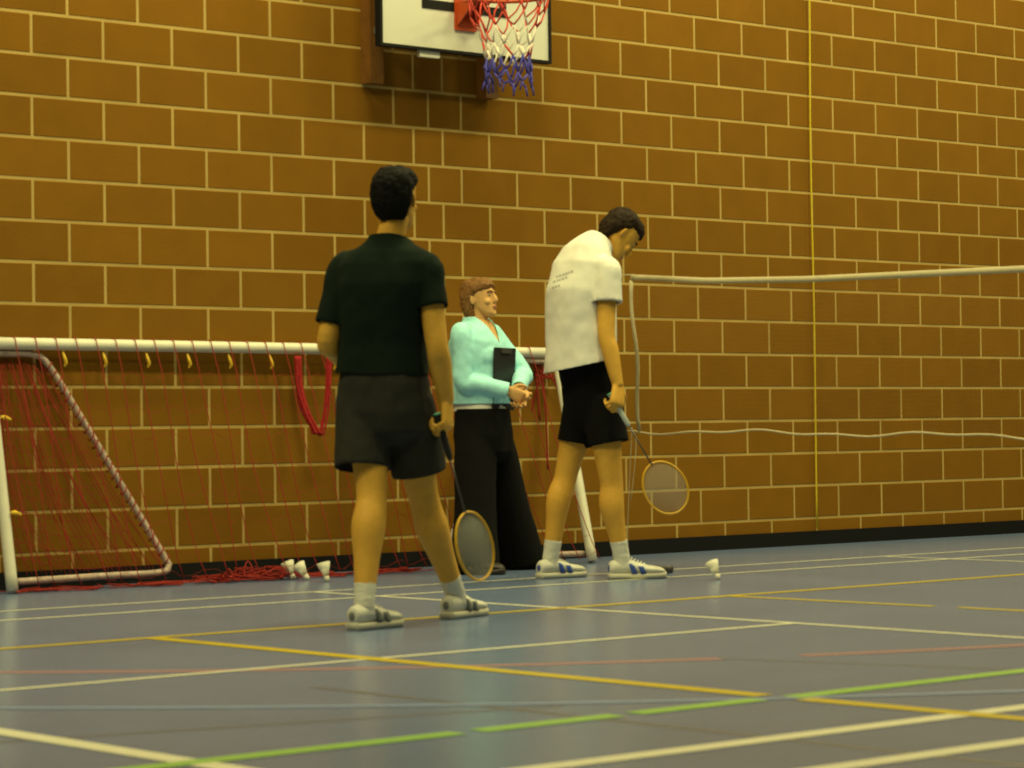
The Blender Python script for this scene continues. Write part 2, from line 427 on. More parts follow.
# ------------------------------------------------------------------ badminton net
def build_net():
    xk = 13.3; x = xk * K
    ya, yb_ = -6.75 * K, -36.3 * K
    kt = [(-6.75, 1.548), (-9.5, 1.50), (-12.8, 1.472), (-19.3, 1.448), (-25, 1.46), (-36.3, 1.55)]
    kb = [(-6.75, .735), (-9.5, .722), (-12.8, .715), (-19.3, .685), (-25, .69), (-36.3, .75)]
    def ip(tab, y):
        y /= K
        for (a, za), (b, zb) in zip(tab[:-1], tab[1:]):
            if a >= y >= b:
                t = (a - y) / (a - b); return za + (zb - za) * t
        return tab[0][1] if y > tab[0][0] else tab[-1][1]
    def top(y): return ip(kt, y)
    def bot(y): return ip(kb, y) + .010 * math.sin(y * 5) + .006 * math.sin(y * 13)
    t = thing('badminton_net', 'badminton net with white top tape stretched across the right half of the hall', 'net', (x, ya, 0))
    N = 90; ys = [ya + (yb_ - ya) * i / N for i in range(N + 1)]
    bm = bmesh.new()
    rings = []
    for y in ys:
        z = top(y); w = .006 * math.sin(y * 7)
        rings.append([V((x - .004, y, z)), V((x + .004, y, z)), V((x + .005 + w * .2, y, z - .030)), V((x - .005 + w * .2, y, z - .030))])
    ring_loft(bm, rings); obj('top_tape', bm, M_netw, t)
    bm = bmesh.new(); tube(bm, [V((x, y, bot(y))) for y in ys], .0048, 6)
    obj('bottom_cord', bm, M_netw, t)
    bm = bmesh.new()
    rings = []
    for i in range(13):
        f = i / 12; z = top(ya) - .03 + (bot(ya) - top(ya) + .03) * f; y = ya - .05 * f + .012 * math.sin(f * 9)
        rings.append([V((x - .003, y - .011, z)), V((x + .003, y - .011, z)), V((x + .003, y + .011, z)), V((x - .003, y + .011, z))])
    ring_loft(bm, rings); obj('side_tape', bm, M_netw, t)
    bm = bmesh.new()
    nh = 32
    for j in range(1, nh):
        f = j / nh
        tube(bm, [V((x, y, top(y) - .03 + (bot(y) - top(y) + .03) * f)) for y in ys[::3]], .00045, 3)
    n = 260
    for i in range(1, n):
        y = ya + (yb_ - ya) * i / n
        tube(bm, [V((x, y, top(y) - .03)), V((x, y, bot(y)))], .00045, 3)
    obj('mesh', bm, M_netd, t)
    bm = bmesh.new()
    for (a, b, c) in (((632, 428), (630, 470), (627, 540)), ((634, 430), (636, 450), (631, 500))):
        D = depth(V((x, ya, .5))); tube(bm, dense([at(*a, D), at(*b, D), at(*c, D)], 5), .0022, 5)
    obj('loose_string', bm, M_netw, t)
    # post, standing mostly behind the player in white
    yp = -6.05 * K
    for zz in (1.545, .735):
        bm = bmesh.new(); tube(bm, [V((x, ya - .02, zz)), V((x, yp - .02, zz + .004))], .003, 5); obj('tie_cord', bm, M_netw, t)
    p = thing('net_post', 'badminton net post standing behind the player in the white shirt', 'post', (x, yp, 0))
    bm = bmesh.new(); limb(bm, [V((x, yp, .02)), V((x, yp, .8)), V((x, yp, 1.56))], [.02, .02, .019], n=14); obj('pole', bm, M_paint, p)
    bm = bmesh.new(); tube(bm, [V((x, yp, 1.55)), V((x, yp, 1.58))], .026, 12); obj('cap', bm, M_black, p)
    q = kk(13.55, -7.75)
    bm = bmesh.new(); box(bm, (V((x, yp, .02)) + q + V((0, 0, .02))) / 2, (q - V((x, yp, 0))) / 2, V((.025, 0, 0)), V((0, 0, .018)))
    bmesh.ops.bevel(bm, geom=bm.edges[:], offset=.006, segments=2); obj('base_foot', bm, M_shaft, p)
build_net()

# ------------------------------------------------------------------ folded goal leaning on the wall
def build_goal():
    pl, pr = kk(-1.42, -1.35), kk(15.75, -2.45)
    tl, tr = onwall(-14, 343, -.05), onwall(556, 353, -.06)
    t = thing('football_goal', 'low white five a side goal with red netting leaning against the wall', 'goal', pl)
    r = .030
    up = V((0, 0, r))
    bm = bmesh.new()
    n = 12; pts = [tl + (tr - tl) * i / n for i in range(n + 1)]
    limb(bm, [tl - (tr - tl).normalized() * r] + pts[1:-1] + [tr + (tr - tl).normalized() * r], [r] * (n + 1), n=14, k=1); obj('crossbar', bm, M_paint, t)
    for a, b in ((pl, tl), (pr, tr)):
        bm = bmesh.new(); limb(bm, [a + V((0, 0, .012)), (a + b) / 2, b], [r * .95] * 3, n=14); obj('post', bm, M_paint, t)
    # folded side frames
    ex = (pr - pl).normalized()
    def plane(u, v, off=0.0, left=True):       # u metres along, v 0..1 up, off towards the wall
        base = pl + ex * u if left else pr - ex * u
        tp = tl + (tr - tl).normalized() * u if left else tr - (tr - tl).normalized() * u
        return base + (tp - base) * v + V((0, off, 0))
    def frame(left):
        u_c = .885
        pts = [plane(.02, .045, .03, left), plane(.5, .05, .05, left), plane(u_c - .04, .052, .075, left), plane(u_c + .02, .075, .08, left), plane(u_c + .005, .115, .08, left),
               plane(.67, .46, .07, left), plane(.495, .72, .055, left), plane(.345, .92, .035, left), plane(.26, .958, .03, left), plane(.14, .96, .025, left), plane(-.01, .96, .02, left)]
        bm = bmesh.new(); tube(bm, dense(pts, 5), .0165, 10); obj('side_frame', bm, M_wrap, t)
    frame(True); frame(False)
    L = (pr - pl).length
    # hanging net
    bm = bmesh.new()
    nv = 31
    def npt(i, f, jit=0.0):
        u = L * (i + .25) / nv; v = 1 - f
        sw = .05 * f * f + .02 * math.sin(i * 1.3 + f * 4) * f
        p = plane(min(u + sw + .02, L + .02), 0, 0) * (1 - v) + plane(min(u, L), 1, 0) * v
        return p + V((0, -.05 + .035 * math.sin(i * 2.1 + f * 5) * f - .02 * f, .0))
    for i in range(nv):
        pts = []
        c = plane(L * (i + .25) / nv, 1)
        for a in (-2.2, -.9, .3, 1.3, 2.3): pts.append(c + V((0, .034 * math.sin(a) * -1 if a < 1.6 else -.034, .034 * math.cos(a))))
        pts = [c + V((.0, .02, .03)), c + V((0, -.005, .036)), c + V((0, -.03, .022)), c + V((0, -.036, 0))]
        for f in [k / 10 for k in range(1, 11)]: pts.append(npt(i, f) + V((0, 0, .03 if f == 1 else 0)))
        tube(bm, pts, .0025, 5)
    for j, f in enumerate((.13, .27, .38, .5, .62, .74, .86, .95)):
        tube(bm, [npt(i / 2, f) + V((0, 0, .02 * math.sin(i * 1.57 + j))) for i in range(0, nv * 2 - 1)], .0010, 4)
    obj('net', bm, M_rednet, t)
    # slack side netting laced through the folded frame
    bm = bmesh.new()
    for i in range(30):
        f = i / 29
        a = plane(.05 + .26 * f, .95 - .06 * random.random(), .05); b = plane(.12 + .75 * f, .06 + .02 * random.random(), .06)
        m = (a + b) / 2 + V((random.uniform(-.12, .02), -.02, random.uniform(-.1, .03)))
        tube(bm, dense([a, m, b], 6), .0019, 5)
    for i in range(12):
        v = .15 + .065 * i; a = plane(.03, v, .03); b = plane(max(.1, .85 - v * .55), v - .05, .06)
        tube(bm, dense([a, (a + b) / 2 + V((0, 0, -.05)), b], 6), .0016, 5)
    obj('side_net', bm, M_rednet, t)
    # lashings round the diagonal
    bm = bmesh.new()
    for i in range(26):
        f = i / 25; c = plane(.345 + (.89 - .345) * f, .92 + (.115 - .92) * f, .035 + .045 * f) ; ang = random.random()
        s = (plane(.89, .115) - plane(.345, .92)).normalized(); a = s.orthogonal(); b = s.cross(a)
        tube(bm, [c + s * (.012 * k - .03) + (a * math.cos(k * 1.3 + ang) + b * math.sin(k * 1.3 + ang)) * .0195 for k in range(6)], .003, 5)
    obj('net_lashing', bm, M_rednet, t)
    # slack net lying along the floor
    bm = bmesh.new(); random.seed(3)
    for i in range(90):
        u = random.choice([random.gauss(1.38, .14), random.uniform(.05, 2.4), random.uniform(.05, 3.4)]); u = min(max(u, .02), L)
        p = pl + ex * u; h = .03 * math.exp(-((u - 1.40) / .2) ** 2) + .010
        pts = [p + V((random.uniform(-.16, .16), random.uniform(-.10, .12), abs(random.gauss(0, h)) + .006)) for _ in range(4)]
        tube(bm, dense(pts, 4), .0032, 5)
    obj('slack_net', bm, M_rednet, t)['kind'] = 'stuff'
    # gathered net tied up in a loop under the crossbar
    Dg = depth(onwall(310, 400, -.12))
    bm = bmesh.new()
    for j in range(7):
        o = V((random.uniform(-.018, .018), random.uniform(-.018, .018), 0))
        tube(bm, dense([at(298 + random.uniform(-1, 1), 356, Dg) + o, at(300 + random.uniform(-2, 2), 385, Dg) + o, at(307 + random.uniform(-4, 3), 412, Dg) + o, at(318 + random.uniform(-3, 4), 434, Dg) + o * 2], 5), random.uniform(.007, .012), 6)
    for j in range(4):
        o = V((random.uniform(-.014, .014), random.uniform(-.014, .014), 0))
        tube(bm, dense([at(328, 356, Dg) + o, at(327 + random.uniform(-2, 2), 385, Dg) + o, at(325 + random.uniform(-2, 2), 412, Dg) + o, at(320, 436, Dg) + o], 5), random.uniform(.004, .008), 6)
    obj('gathered_net', bm, M_redbun, t)
    # a few stray cords at the right-hand end of the crossbar
    bm = bmesh.new(); Dr = depth(tr) - .05
    for (a, b, c) in (((525, 352), (540, 372), (556, 380)), ((530, 372), (545, 378), (557, 374)), ((524, 340), (534, 360), (540, 420)), ((549, 356), (536, 392), (528, 430)), ((528, 362), (548, 372), (560, 395)), ((538, 352), (545, 400), (548, 470))):
        tube(bm, dense([at(*a, Dr), at(*b, Dr), at(*c, Dr)], 5), .0055, 5)
    obj('stray_net', bm, M_rednet, t)
    # yellow clips under the crossbar
    for px, py in ((62, 353), (102, 356), (145, 358), (186, 360), (227, 362), (268, 363), (331, 365)):
        u = (onwall(px, 343, -.05) - tl).dot((tr - tl).normalized())
        c = plane(u, 1) + V((0, -.005, -.036))
        bm = bmesh.new(); limb(bm, [c, c + V((.003, -.012, -.03)), c + V((.012, -.01, -.055)), c + V((.006, -.004, -.075))], [.005, .008, .009, .004], n=8)
        obj('net_clip', bm, M_clip, t)
    for v in (.3, .68):
        c = plane(.03, 1 - v) + V((.01, -.03, 0))
        bm = bmesh.new(); limb(bm, [c + V((-.02, 0, 0)), c, c + V((.035, 0, -.012))], [.006, .012, .006], n=8); obj('net_clip', bm, M_clip, t)
    return t
build_goal()

# ------------------------------------------------------------------ shuttlecocks
def shuttle(pos, axis, label):
    """axis points from cork to feathers; pos is the spot on the floor"""
    ax = V(axis).normalized(); a = ax.orthogonal().normalized(); b = ax.cross(a)
    t = thing('shuttlecock', label, 'shuttlecock', pos, 'shuttlecocks on the floor')
    # lift so that the lowest point touches the floor
    low = min(-.0135, (ax.z * .085) - .034 * math.sqrt(max(0, 1 - ax.z ** 2)))
    o = V(pos) + V((0, 0, -low + .001))
    bm = bmesh.new()
    rings = [sell(o + ax * z, a * r, b * r, 14) for z, r in ((-.0135, .002), (-.0125, .006), (-.008, .0112), (0, .0135), (.012, .0135), (.0135, .012))]
    ring_loft(bm, rings); obj('cork', bm, M_cork, t)
    bm = bmesh.new()
    for i in range(16):
        th = 2 * math.pi * i / 16
        def q(z, r, dt): return o + ax * z + (a * math.cos(th + dt) + b * math.sin(th + dt)) * r
        vs = [q(.012, .0115, -.06), q(.012, .0115, .06), q(.04, .020, .10), q(.06, .0275, .24), q(.078, .0335, .23), q(.085, .0345, 0), q(.078, .0330, -.22), q(.06, .0270, -.2), q(.04, .020, -.08)]
        up_ = [bm.verts.new(v) for v in vs]; ct = sum(vs, V()) / len(vs); rad = (ct - o - ax * (ct - o).dot(ax)).normalized()
        dn = [bm.verts.new(v - rad * .0012) for v in vs]
        bm.faces.new(up_); bm.faces.new(dn[::-1])
        for k in range(len(vs)): bm.faces.new((up_[k], dn[k], dn[(k + 1) % 9], up_[(k + 1) % 9]))
    for z, r in ((.03, .0172), (.043, .0215)):
        tube(bm, [o + ax * z + (a * math.cos(k * .3927) + b * math.sin(k * .3927)) * r for k in range(16)], .001, 4, True)
    obj('feather_skirt', bm, M_feather, t)
    return t
shuttle(fl(718, 580), RH * -.25 + UP * .62 + FH * .3, 'white feather shuttlecock lying alone on open floor right of the white shoes')
shuttle(fl(293, 580), RH * -.30 + UP * .75 + FH * .2, 'white shuttlecock under the goal net, left of the pair touching each other')
shuttle(fl(307, 580.5), RH * -.55 + UP * .8 + FH * .3, 'tilted white shuttlecock under the goal net, right of the pair touching each other')
shuttle(fl(327, 582), RH * -.2 + UP * .85 + FH * .2, 'white shuttlecock by the goal net, the one nearest the legs of the dark shirted man')

# ------------------------------------------------------------------ rackets
def racket(butt, axis, e, gripm, label, loc):
    h = axis.normalized(); e = (e - h * e.dot(h)).normalized(); nrm = h.cross(e)
    t = thing('badminton_racket', label, 'racket', loc, 'badminton rackets')
    bm = bmesh.new(); limb(bm, [butt, butt + h * .02, butt + h * .1, butt + h * .165, butt + h * .185], [.0155, .0135, .0125, .0125, .007], hint=e, n=10, e=2.6); hd = obj('handle', bm, gripm, t)
    bm = bmesh.new(); tube(bm, [butt - h * .004, butt + h * .002], .0165, 12); obj('butt_cap', bm, M_cap, hd)
    bm = bmesh.new(); tube(bm, [butt + h * .18, butt + h * .405], .0038, 8); tube(bm, [butt + h * .395, butt + h * .408], .008, 8)
    obj('shaft', bm, M_shaft, t)
    c = butt + h * .54; A, B = .135, .108
    n = 48
    bm = bmesh.new()
    def pt(a): return c + h * (-A * math.cos(a) * (1 + .03 * math.cos(a))) + e * (B * math.sin(a))
    rings = []
    for i in range(n):
        a = 2 * math.pi * i / n; p = pt(a); tg = (pt(a + .01) - pt(a - .01)).normalized(); o = tg.cross(nrm)
        rings.append(sell(p, o * .0052, nrm * .0062, 8))
    ring_loft(bm, rings, False, closed=True); obj('head_frame', bm, M_frame, t)
    bm = bmesh.new()
    for i in range(-10, 11):
        x = i * .0098; k = math.sqrt(max(0, 1 - (x / B) ** 2)) * A * .98
        if k > .02: tube(bm, [c + e * x - h * k, c + e * x + h * k], .0009, 4)
    for i in range(-12, 13):
        y = i * .0105; k = math.sqrt(max(0, 1 - (y / A) ** 2)) * B * .98
        if k > .02: tube(bm, [c + h * y - e * k + nrm * .0006, c + h * y + e * k + nrm * .0006], .0009, 4)
    obj('strings', bm, M_string, t)
    return t

# ------------------------------------------------------------------ people
def hand(bm, W, d, n, s, curl=(35, 40, 25), sc=1.0):
    """W wrist, d to the knuckles, n out of the palm, s to the thumb side"""
    d = d.normalized(); s = (s - d * s.dot(d)).normalized(); n = (n - d * n.dot(d) - s * n.dot(s)).normalized()
    limb(bm, [W - d * .02 * sc, W + d * .03 * sc, W + d * .07 * sc, W + d * .094 * sc], [(.025 * sc, .020 * sc), (.035 * sc, .018 * sc), (.041 * sc, .016 * sc), (.037 * sc, .012 * sc)], hint=s, n=14, e=2.6)
    for i, (f, rr) in enumerate(((.95, .0092), (1.06, .0096), (1.0, .0090), (.80, .0080))):
        p = W + d * (.084 - .004 * abs(i - 1)) * sc + s * (.031 - .0215 * i) * sc
        pts = [p]; th = 0; sp_ = (1.2 - i * .8) * .06
        for L, c in zip((.046, .027, .021), curl):
            th += math.radians(c + 4 * i); dr = d * math.cos(th) + n * math.sin(th) + s * sp_
            p = p + dr.normalized() * L * f * sc; pts.append(p)
        limb(bm, pts, [rr * sc, rr * sc, rr * .93 * sc, rr * .75 * sc], hint=s, n=10, k=4)
    p = W + d * .018 * sc + s * .022 * sc
    pts = [p, p + (d * .55 + s * .75 + n * .35).normalized() * .040 * sc]
    pts.append(pts[-1] + (d * .75 + s * .25 + n * .60).normalized() * .034 * sc)
    pts.append(pts[-1] + (d * .75 - s * .10 + n * .65).normalized() * .026 * sc)
    limb(bm, pts, [.014 * sc, .0125 * sc, .0105 * sc, .0080 * sc], hint=n, n=10, k=4)

HEAD = [(-.118, .045, .078, .016), (-.112, .030, .088, .030), (-.095, .002, .093, .046), (-.06, -.055, .094, .059), (-.02, -.085, .092, .067), (.02, -.096, .090, .073),
        (.06, -.098, .087, .075), (.09, -.086, .072, .067), (.108, -.062, .048, .050), (.118, -.035, .022, .028)]
def head(bm, c, f, l, u, sc=1.0, nose=1.0):
    """c centre, f face direction, l to the person's left, u up"""
    def P(x, y, z): return c + (l * x + f * y + u * z) * sc
    rings = []
    for z, yb, yf, hw in HEAD:
        rings.append(sell(P(0, (yb + yf) / 2, z), l * hw * sc, f * (yf - yb) / 2 * sc, 20, 2.25))
    ring_loft(bm, rings)
    limb(bm, [P(0, .078, .028), P(0, .098, .005), P(0, .106 + .005 * nose, -.022), P(0, .100, -.036)], [(.008 * sc, .012 * sc), (.010 * sc, .012 * sc), (.0155 * sc, .012 * sc), (.012 * sc, .010 * sc)], hint=l, n=10, k=3)
    limb(bm, [P(-.036, .078, .030), P(0, .092, .034), P(.036, .078, .030)], [.009 * sc, .010 * sc, .009 * sc], hint=u, n=8, k=3)     # brow
    ball(bm, P(0, .088, -.062), l * .024 * sc, f * .012 * sc, u * .014 * sc, 10)                                                  # mouth
    ball(bm, P(0, .084, -.100), l * .020 * sc, f * .014 * sc, u * .016 * sc, 10)                                                  # chin
    for s in (-1, 1):
        ball(bm, P(s * .040, .066, -.028), l * .022 * sc, f * .020 * sc, u * .022 * sc, 10)                                       # cheek
        e1 = (l * s * .8 - f * .6).normalized(); ball(bm, P(s * .077, -.012, -.006), e1 * .013 * sc, e1.cross(u) * .006 * sc + f * .017 * sc, u * .033 * sc, 10)
    return P

def face(P, f, l, u, t, hairm, sc=1.0):
    for s in (-1, 1):
        bm = bmesh.new(); c = P(s * .031, .0785, .010)
        ball(bm, c, l * .0125 * sc, f * .0095 * sc, u * .0062 * sc, 12)
        ball(bm, c + f * .0056 * sc, l * .0055 * sc, f * .0046 * sc, u * .0052 * sc, 8, 1)
        obj('eye', bm, [M_eye, M_iris], t)
        bm = bmesh.new(); limb(bm, [P(s * .013, .096, .030), P(s * .030, .094, .036), P(s * .050, .078, .030)], [.004 * sc, .0045 * sc, .003 * sc], n=8, k=3); obj('eyebrow', bm, hairm, t)
    bm = bmesh.new()
    limb(bm, [P(-.022, .090, -.062), P(0, .1005, -.058), P(.022, .090, -.062)], [.003 * sc, .0055 * sc, .003 * sc], hint=u, n=8, k=4)
    limb(bm, [P(-.019, .090, -.066), P(0, .0995, -.069), P(.019, .090, -.066)], [.003 * sc, .006 * sc, .003 * sc], hint=u, n=8, k=4)
    obj('lips', bm, M_lips, t)

def hair_cap(rings_, P, f, l, sc, m, t, wr=.006, wf=38):
    bm = bmesh.new()
    ring_loft(bm, [sell(P(0, (yb + yf) / 2, z), l * hw * sc, f * (yf - yb) / 2 * sc, 22, 2.3) for z, yb, yf, hw in rings_])
    return link_mesh('hair', voxel(bm, .005, 3, wr, wf, (1, 1, .6), .004), m, t)

def shoe(heel, d, up, L, parent, upper, panel, laces=True, collar=.085):
    d = d.normalized(); s = d.cross(up).normalized(); u = s.cross(d).normalized()
    st = [(0, .020, .075), (.03, .032, .090), (.12, .038, collar + .012), (.26, .040, collar + .018), (.36, .041, .100), (.50, .044, .084), (.66, .049, .070), (.80, .049, .063), (.90, .042, .057), (.965, .028, .047), (1, .012, .036)]
    def sec(c, w, h, z0, n=18):
        out = []
        for i in range(n):
            a = 2 * math.pi * i / n; x, y = math.cos(a), math.sin(a)
            y2 = (y * .5 + .5) ** .8
            out.append(c + s * w * math.copysign(abs(x) ** .75, x) * (1 - .32 * max(0, y) ** 1.5) + u * (z0 + (h - z0) * y2))
        return out
    bm = bmesh.new(); ring_loft(bm, [sec(heel + d * q * L, w, h, .018) for q, w, h in dense([V(x) for x in st], 3)])
    sh = obj('shoe', bm, upper, parent)
    bm = bmesh.new(); ring_loft(bm, [sell(heel + d * (q * 1.02 * L - .003) + u * (.0155 + (.010 * max(0, q - .8))), s * (w + .004), u * .0155, 14, 4) for q, w, h in dense([V(x) for x in st], 3)])
    obj('sole', bm, M_shoed if upper == M_shoed else M_sole, sh)
    for sg in (-1, 1):
        for a, b in ((.30, .40), (.46, .55)):
            bm = bmesh.new(); rows = []
            for q in (a, (a + b) / 2, b):
                w = .042 if q < .45 else .046; h = .098 if q < .4 else .080
                rows.append([heel + d * (q * L + .02 * (1 - z)) + s * sg * (w * (1 - .22 * max(0, (z - .35)) ** 1.2) + .0035) + u * (.026 + (h - .026) * z) for z in (0, .25, .5, .72)])
            vs = [[bm.verts.new(p) for p in r] for r in rows]; ws = [[bm.verts.new(p - s * sg * .006) for p in r] for r in rows]
            for i in range(2):
                for j in range(3):
                    bm.faces.new((vs[i][j], vs[i + 1][j], vs[i + 1][j + 1], vs[i][j + 1])); bm.faces.new((ws[i][j], ws[i][j + 1], ws[i + 1][j + 1], ws[i + 1][j]))
            for i in range(2):
                bm.faces.new((vs[i][0], ws[i][0], ws[i + 1][0], vs[i + 1][0])); bm.faces.new((vs[i][3], vs[i + 1][3], ws[i + 1][3], ws[i][3]))
            for j in range(3):
                bm.faces.new((vs[0][j], vs[0][j + 1], ws[0][j + 1], ws[0][j])); bm.faces.new((vs[2][j], ws[2][j], ws[2][j + 1], vs[2][j + 1]))
            obj('side_panel', bm, panel, sh)
    bm = bmesh.new(); ball(bm, heel + d * .012 + u * .055, s * .026, d * .016, u * .026, 10)
    obj('heel_tab', bm, panel, sh)
    if laces:
        bm = bmesh.new()
        for i in range(5):
            if i: bm = bmesh.new()
            q = .38 + .055 * i; h = .1015 - .0070 * i
            tube(bm, [heel + d * (q * L) - s * .020 + u * (h - .008), heel + d * (q * L + .008) + u * (h + .003), heel + d * (q * L) + s * .020 + u * (h - .008)], .0035, 6)
            obj('lace', bm, M_sock, sh)
    return sh

def sock(pts, rad, t, m=None):
    bm = bmesh.new(); limb(bm, pts, rad, n=18, k=6)
    me = voxel(bm, .005, 4, .0016, 40, (.3, .3, 2.0)); return link_mesh('sock', me, m or M_sock, t)

# ---------- man in the dark shirt, seen from behind
def man_dark():
    FL, FR = fl(352, 631), fl(446, 619.5)
    fwd = (RH * .30 + FH * .95).normalized(); lat = (RH * .95 - FH * .30).normalized()
    D = (depth(FL) + depth(FR)) / 2 + .05
    def P(px, py, dz=0.0): return at(px, py, D + dz)
    root = P(388, 622); root.z = 0
    t = thing('person', 'man in dark shirt and grey shorts walking away with a racket in his right hand', 'person', root, 'people in the hall')
    dL = (RH * .58 + FH * .81).normalized(); dR = (RH * .50 + FH * .87).normalized()
    aL = FL + dL * .075 + UP * .095; aR = FR + dR * .075 + UP * .095
    bm = bmesh.new()
    # trunk
    sp_ = [(386, 432, .0, .10, .09), (386, 408, 0, .158, .118), (385, 385, 0, .160, .118), (384, 352, .0, .143, .102), (385, 318, -.005, .155, .112), (386, 285, -.01, .172, .118), (387, 262, -.005, .150, .095), (389, 248, .0, .085, .068)]
    rings = []
    for px, py, dz, a, b in sp_: rings.append(sell(P(px, py, dz), lat * a, fwd * b, 22, 2.4))
    ring_loft(bm, rings)
    # head turned a little to the right
    hf = (RH * .30 + FH * .95).normalized(); hu = UP; hl = hu.cross(hf).normalized()
    hc = P(396.5, 200, .02)
    limb(bm, [P(388, 254, -.005), P(390, 240, 0), hc - hu * .06 - hf * .012], [.062, .056, .054], hint=lat, n=16)
    PH = head(bm, hc, hf, hl, hu, .98)
    # arms
    sR, eR, wR = P(426.5, 268, -.045), P(437, 345, -.10), P(447, 403, -.05)
    sL, eL, wL = P(346, 266, .045), P(328, 341, .0), P(347, 366, .20)
    for s_, e_, w_ in ((sR, eR, wR), (sL, eL, wL)):
        limb(bm, [s_ - (s_ - P(387, 270)) * .25, s_, s_ * .6 + e_ * .4, e_, e_ * .7 + w_ * .3, e_ * .3 + w_ * .7, w_], [.05, .056, .050, .043, .044, .036, (.029, .026)], hint=lat, n=16)
    # right hand closed on the racket handle
    fo = (wR - eR).normalized(); f0 = (fwd - fo * fwd.dot(fo)).normalized()
    dd = fo * .87 - f0 * .42; sdir = f0 * .87 + fo * .42; nn = sdir.cross(dd)
    if nn.dot(-lat) < 0: nn = -nn
    hand(bm, wR, dd, nn, sdir, (52, 66, 40), 1.05)
    G = wR + dd * .088 + nn * .030
    h = (at(484, 580, D + .02) - G).normalized()
    hand(bm, wL, (wL - eL).normalized(), lat, UP, (30, 35, 25))
    # legs
    hL, hR = P(366, 398, .02), P(404, 398, -.02)
    kL, kR = P(372, 494, -.10), P(424, 500, .10)
    for hp, kn, an in ((hL, kL, aL), (hR, kR, aR)):
        cb = -fwd * .014
        limb(bm, [hp, hp * .6 + kn * .4, kn * .85 + hp * .15, kn * .93 + an * .07, kn * .70 + an * .30 + cb, kn * .4 + an * .6 + cb * .6, an, an - UP * .05], [.088, .080, .063, .059, .066, .050, .037, .036], hint=lat, n=18)
    link_mesh('body', voxel(bm, .0042, 4), M_skin, t)
    face(PH, hf, hl, hu, t, M_hairb, .98)
    hair_cap([(-.085, -.078, -.030, .050), (-.06, -.092, -.020, .066), (-.02, -.107, -.012, .079), (.02, -.116, .000, .086), (.055, -.118, .040, .088), (.075, -.114, .086, .086), (.10, -.100, .072, .077), (.122, -.075, .045, .057), (.134, -.040, .015, .030)],
             PH, hf, hl, 1.0, M_hairb, t)
    # shirt
    bm = bmesh.new()
    q = [(383, 392, 0, .182, .140), (383, 372, 0, .176, .136), (383.5, 345, 0, .166, .128), (384.5, 315, -.005, .176, .134), (386, 285, -.01, .190, .138), (387, 264, -.008, .186, .118), (387.5, 253, -.004, .158, .100), (388.5, 246, 0, .108, .084), (389, 240, 0, .078, .074), (389.5, 232, 0, .074, .072)]
    ring_loft(bm, [sell(P(px, py, dz), lat * a, fwd * b, 24, 2.4) for px, py, dz, a, b in q])
    oR, oL = P(433, 308, -.08), P(331.5, 325, .02)
    limb(bm, [sR - lat * .08, sR - UP * .004, sR * .5 + oR * .5, oR], [.062, .066, .064, .063], hint=lat, n=18)
    limb(bm, [sL + lat * .08, sL - UP * .004, sL * .5 + oL * .5, oL], [.062, .066, .066, .066], hint=lat, n=18)
    me = voxel(bm, .008, 9, .012, 7, (1, 1, .5), .003)
    cut(me, P(383, 374, 0), P(383, 400) - P(384, 350), .30)
    open_end(me, oR, oR - sR, .085)
    open_end(me, oL, oL - sL, .085)
    cut(me, P(389.5, 240, 0), UP + fwd * .3, .10)
    cloth('shirt', me, M_tee, t)
    # shorts
    bm = bmesh.new()
    ring_loft(bm, [sell(P(px, py, 0), lat * a, fwd * b, 22, 2.4) for px, py, a, b in ((383, 362, .162, .128), (384, 385, .176, .138), (385, 412, .185, .142), (386, 432, .17, .13), (387, 444, .10, .09))])
    eL2, eR2 = P(362, 468, -.05), P(420, 472, .045)
    limb(bm, [P(364, 398, .01), P(363, 435, -.02), eL2], [.105, .106, .108], hint=lat, n=18)
    limb(bm, [P(406, 398, -.01), P(413, 435, .02), eR2], [.105, .105, .106], hint=lat, n=18)
    me = voxel(bm, .008, 6, .012, 8, (1, 1, .4), .003)
    open_end(me, eL2, eL2 - P(364, 398, .01), .125); open_end(me, eR2, eR2 - P(406, 398, -.01), .125)
    cloth('shorts', me, M_grey, t)
    # socks and shoes
    for an, kn, hl_, d_ in ((aL, kL, FL, dL), (aR, kR, FR, dR)):
        tdir = ((kn * .4 + an * .6 - fwd * .009) - an).normalized()
        sock([an - UP * .045, an, an + tdir * .05, an + tdir * .085], [.041, .0405, .042, .044], t)
        shoe(hl_, d_, UP, .285, t, M_shoe, M_shoeg)
    return G, h, D, t
G1, h1, D1, T1 = man_dark()
racket(G1 - h1 * .045, h1, RH * .62 + FH * .78, M_grip, 'yellow framed racket held low by the man in the dark shirt', G1)

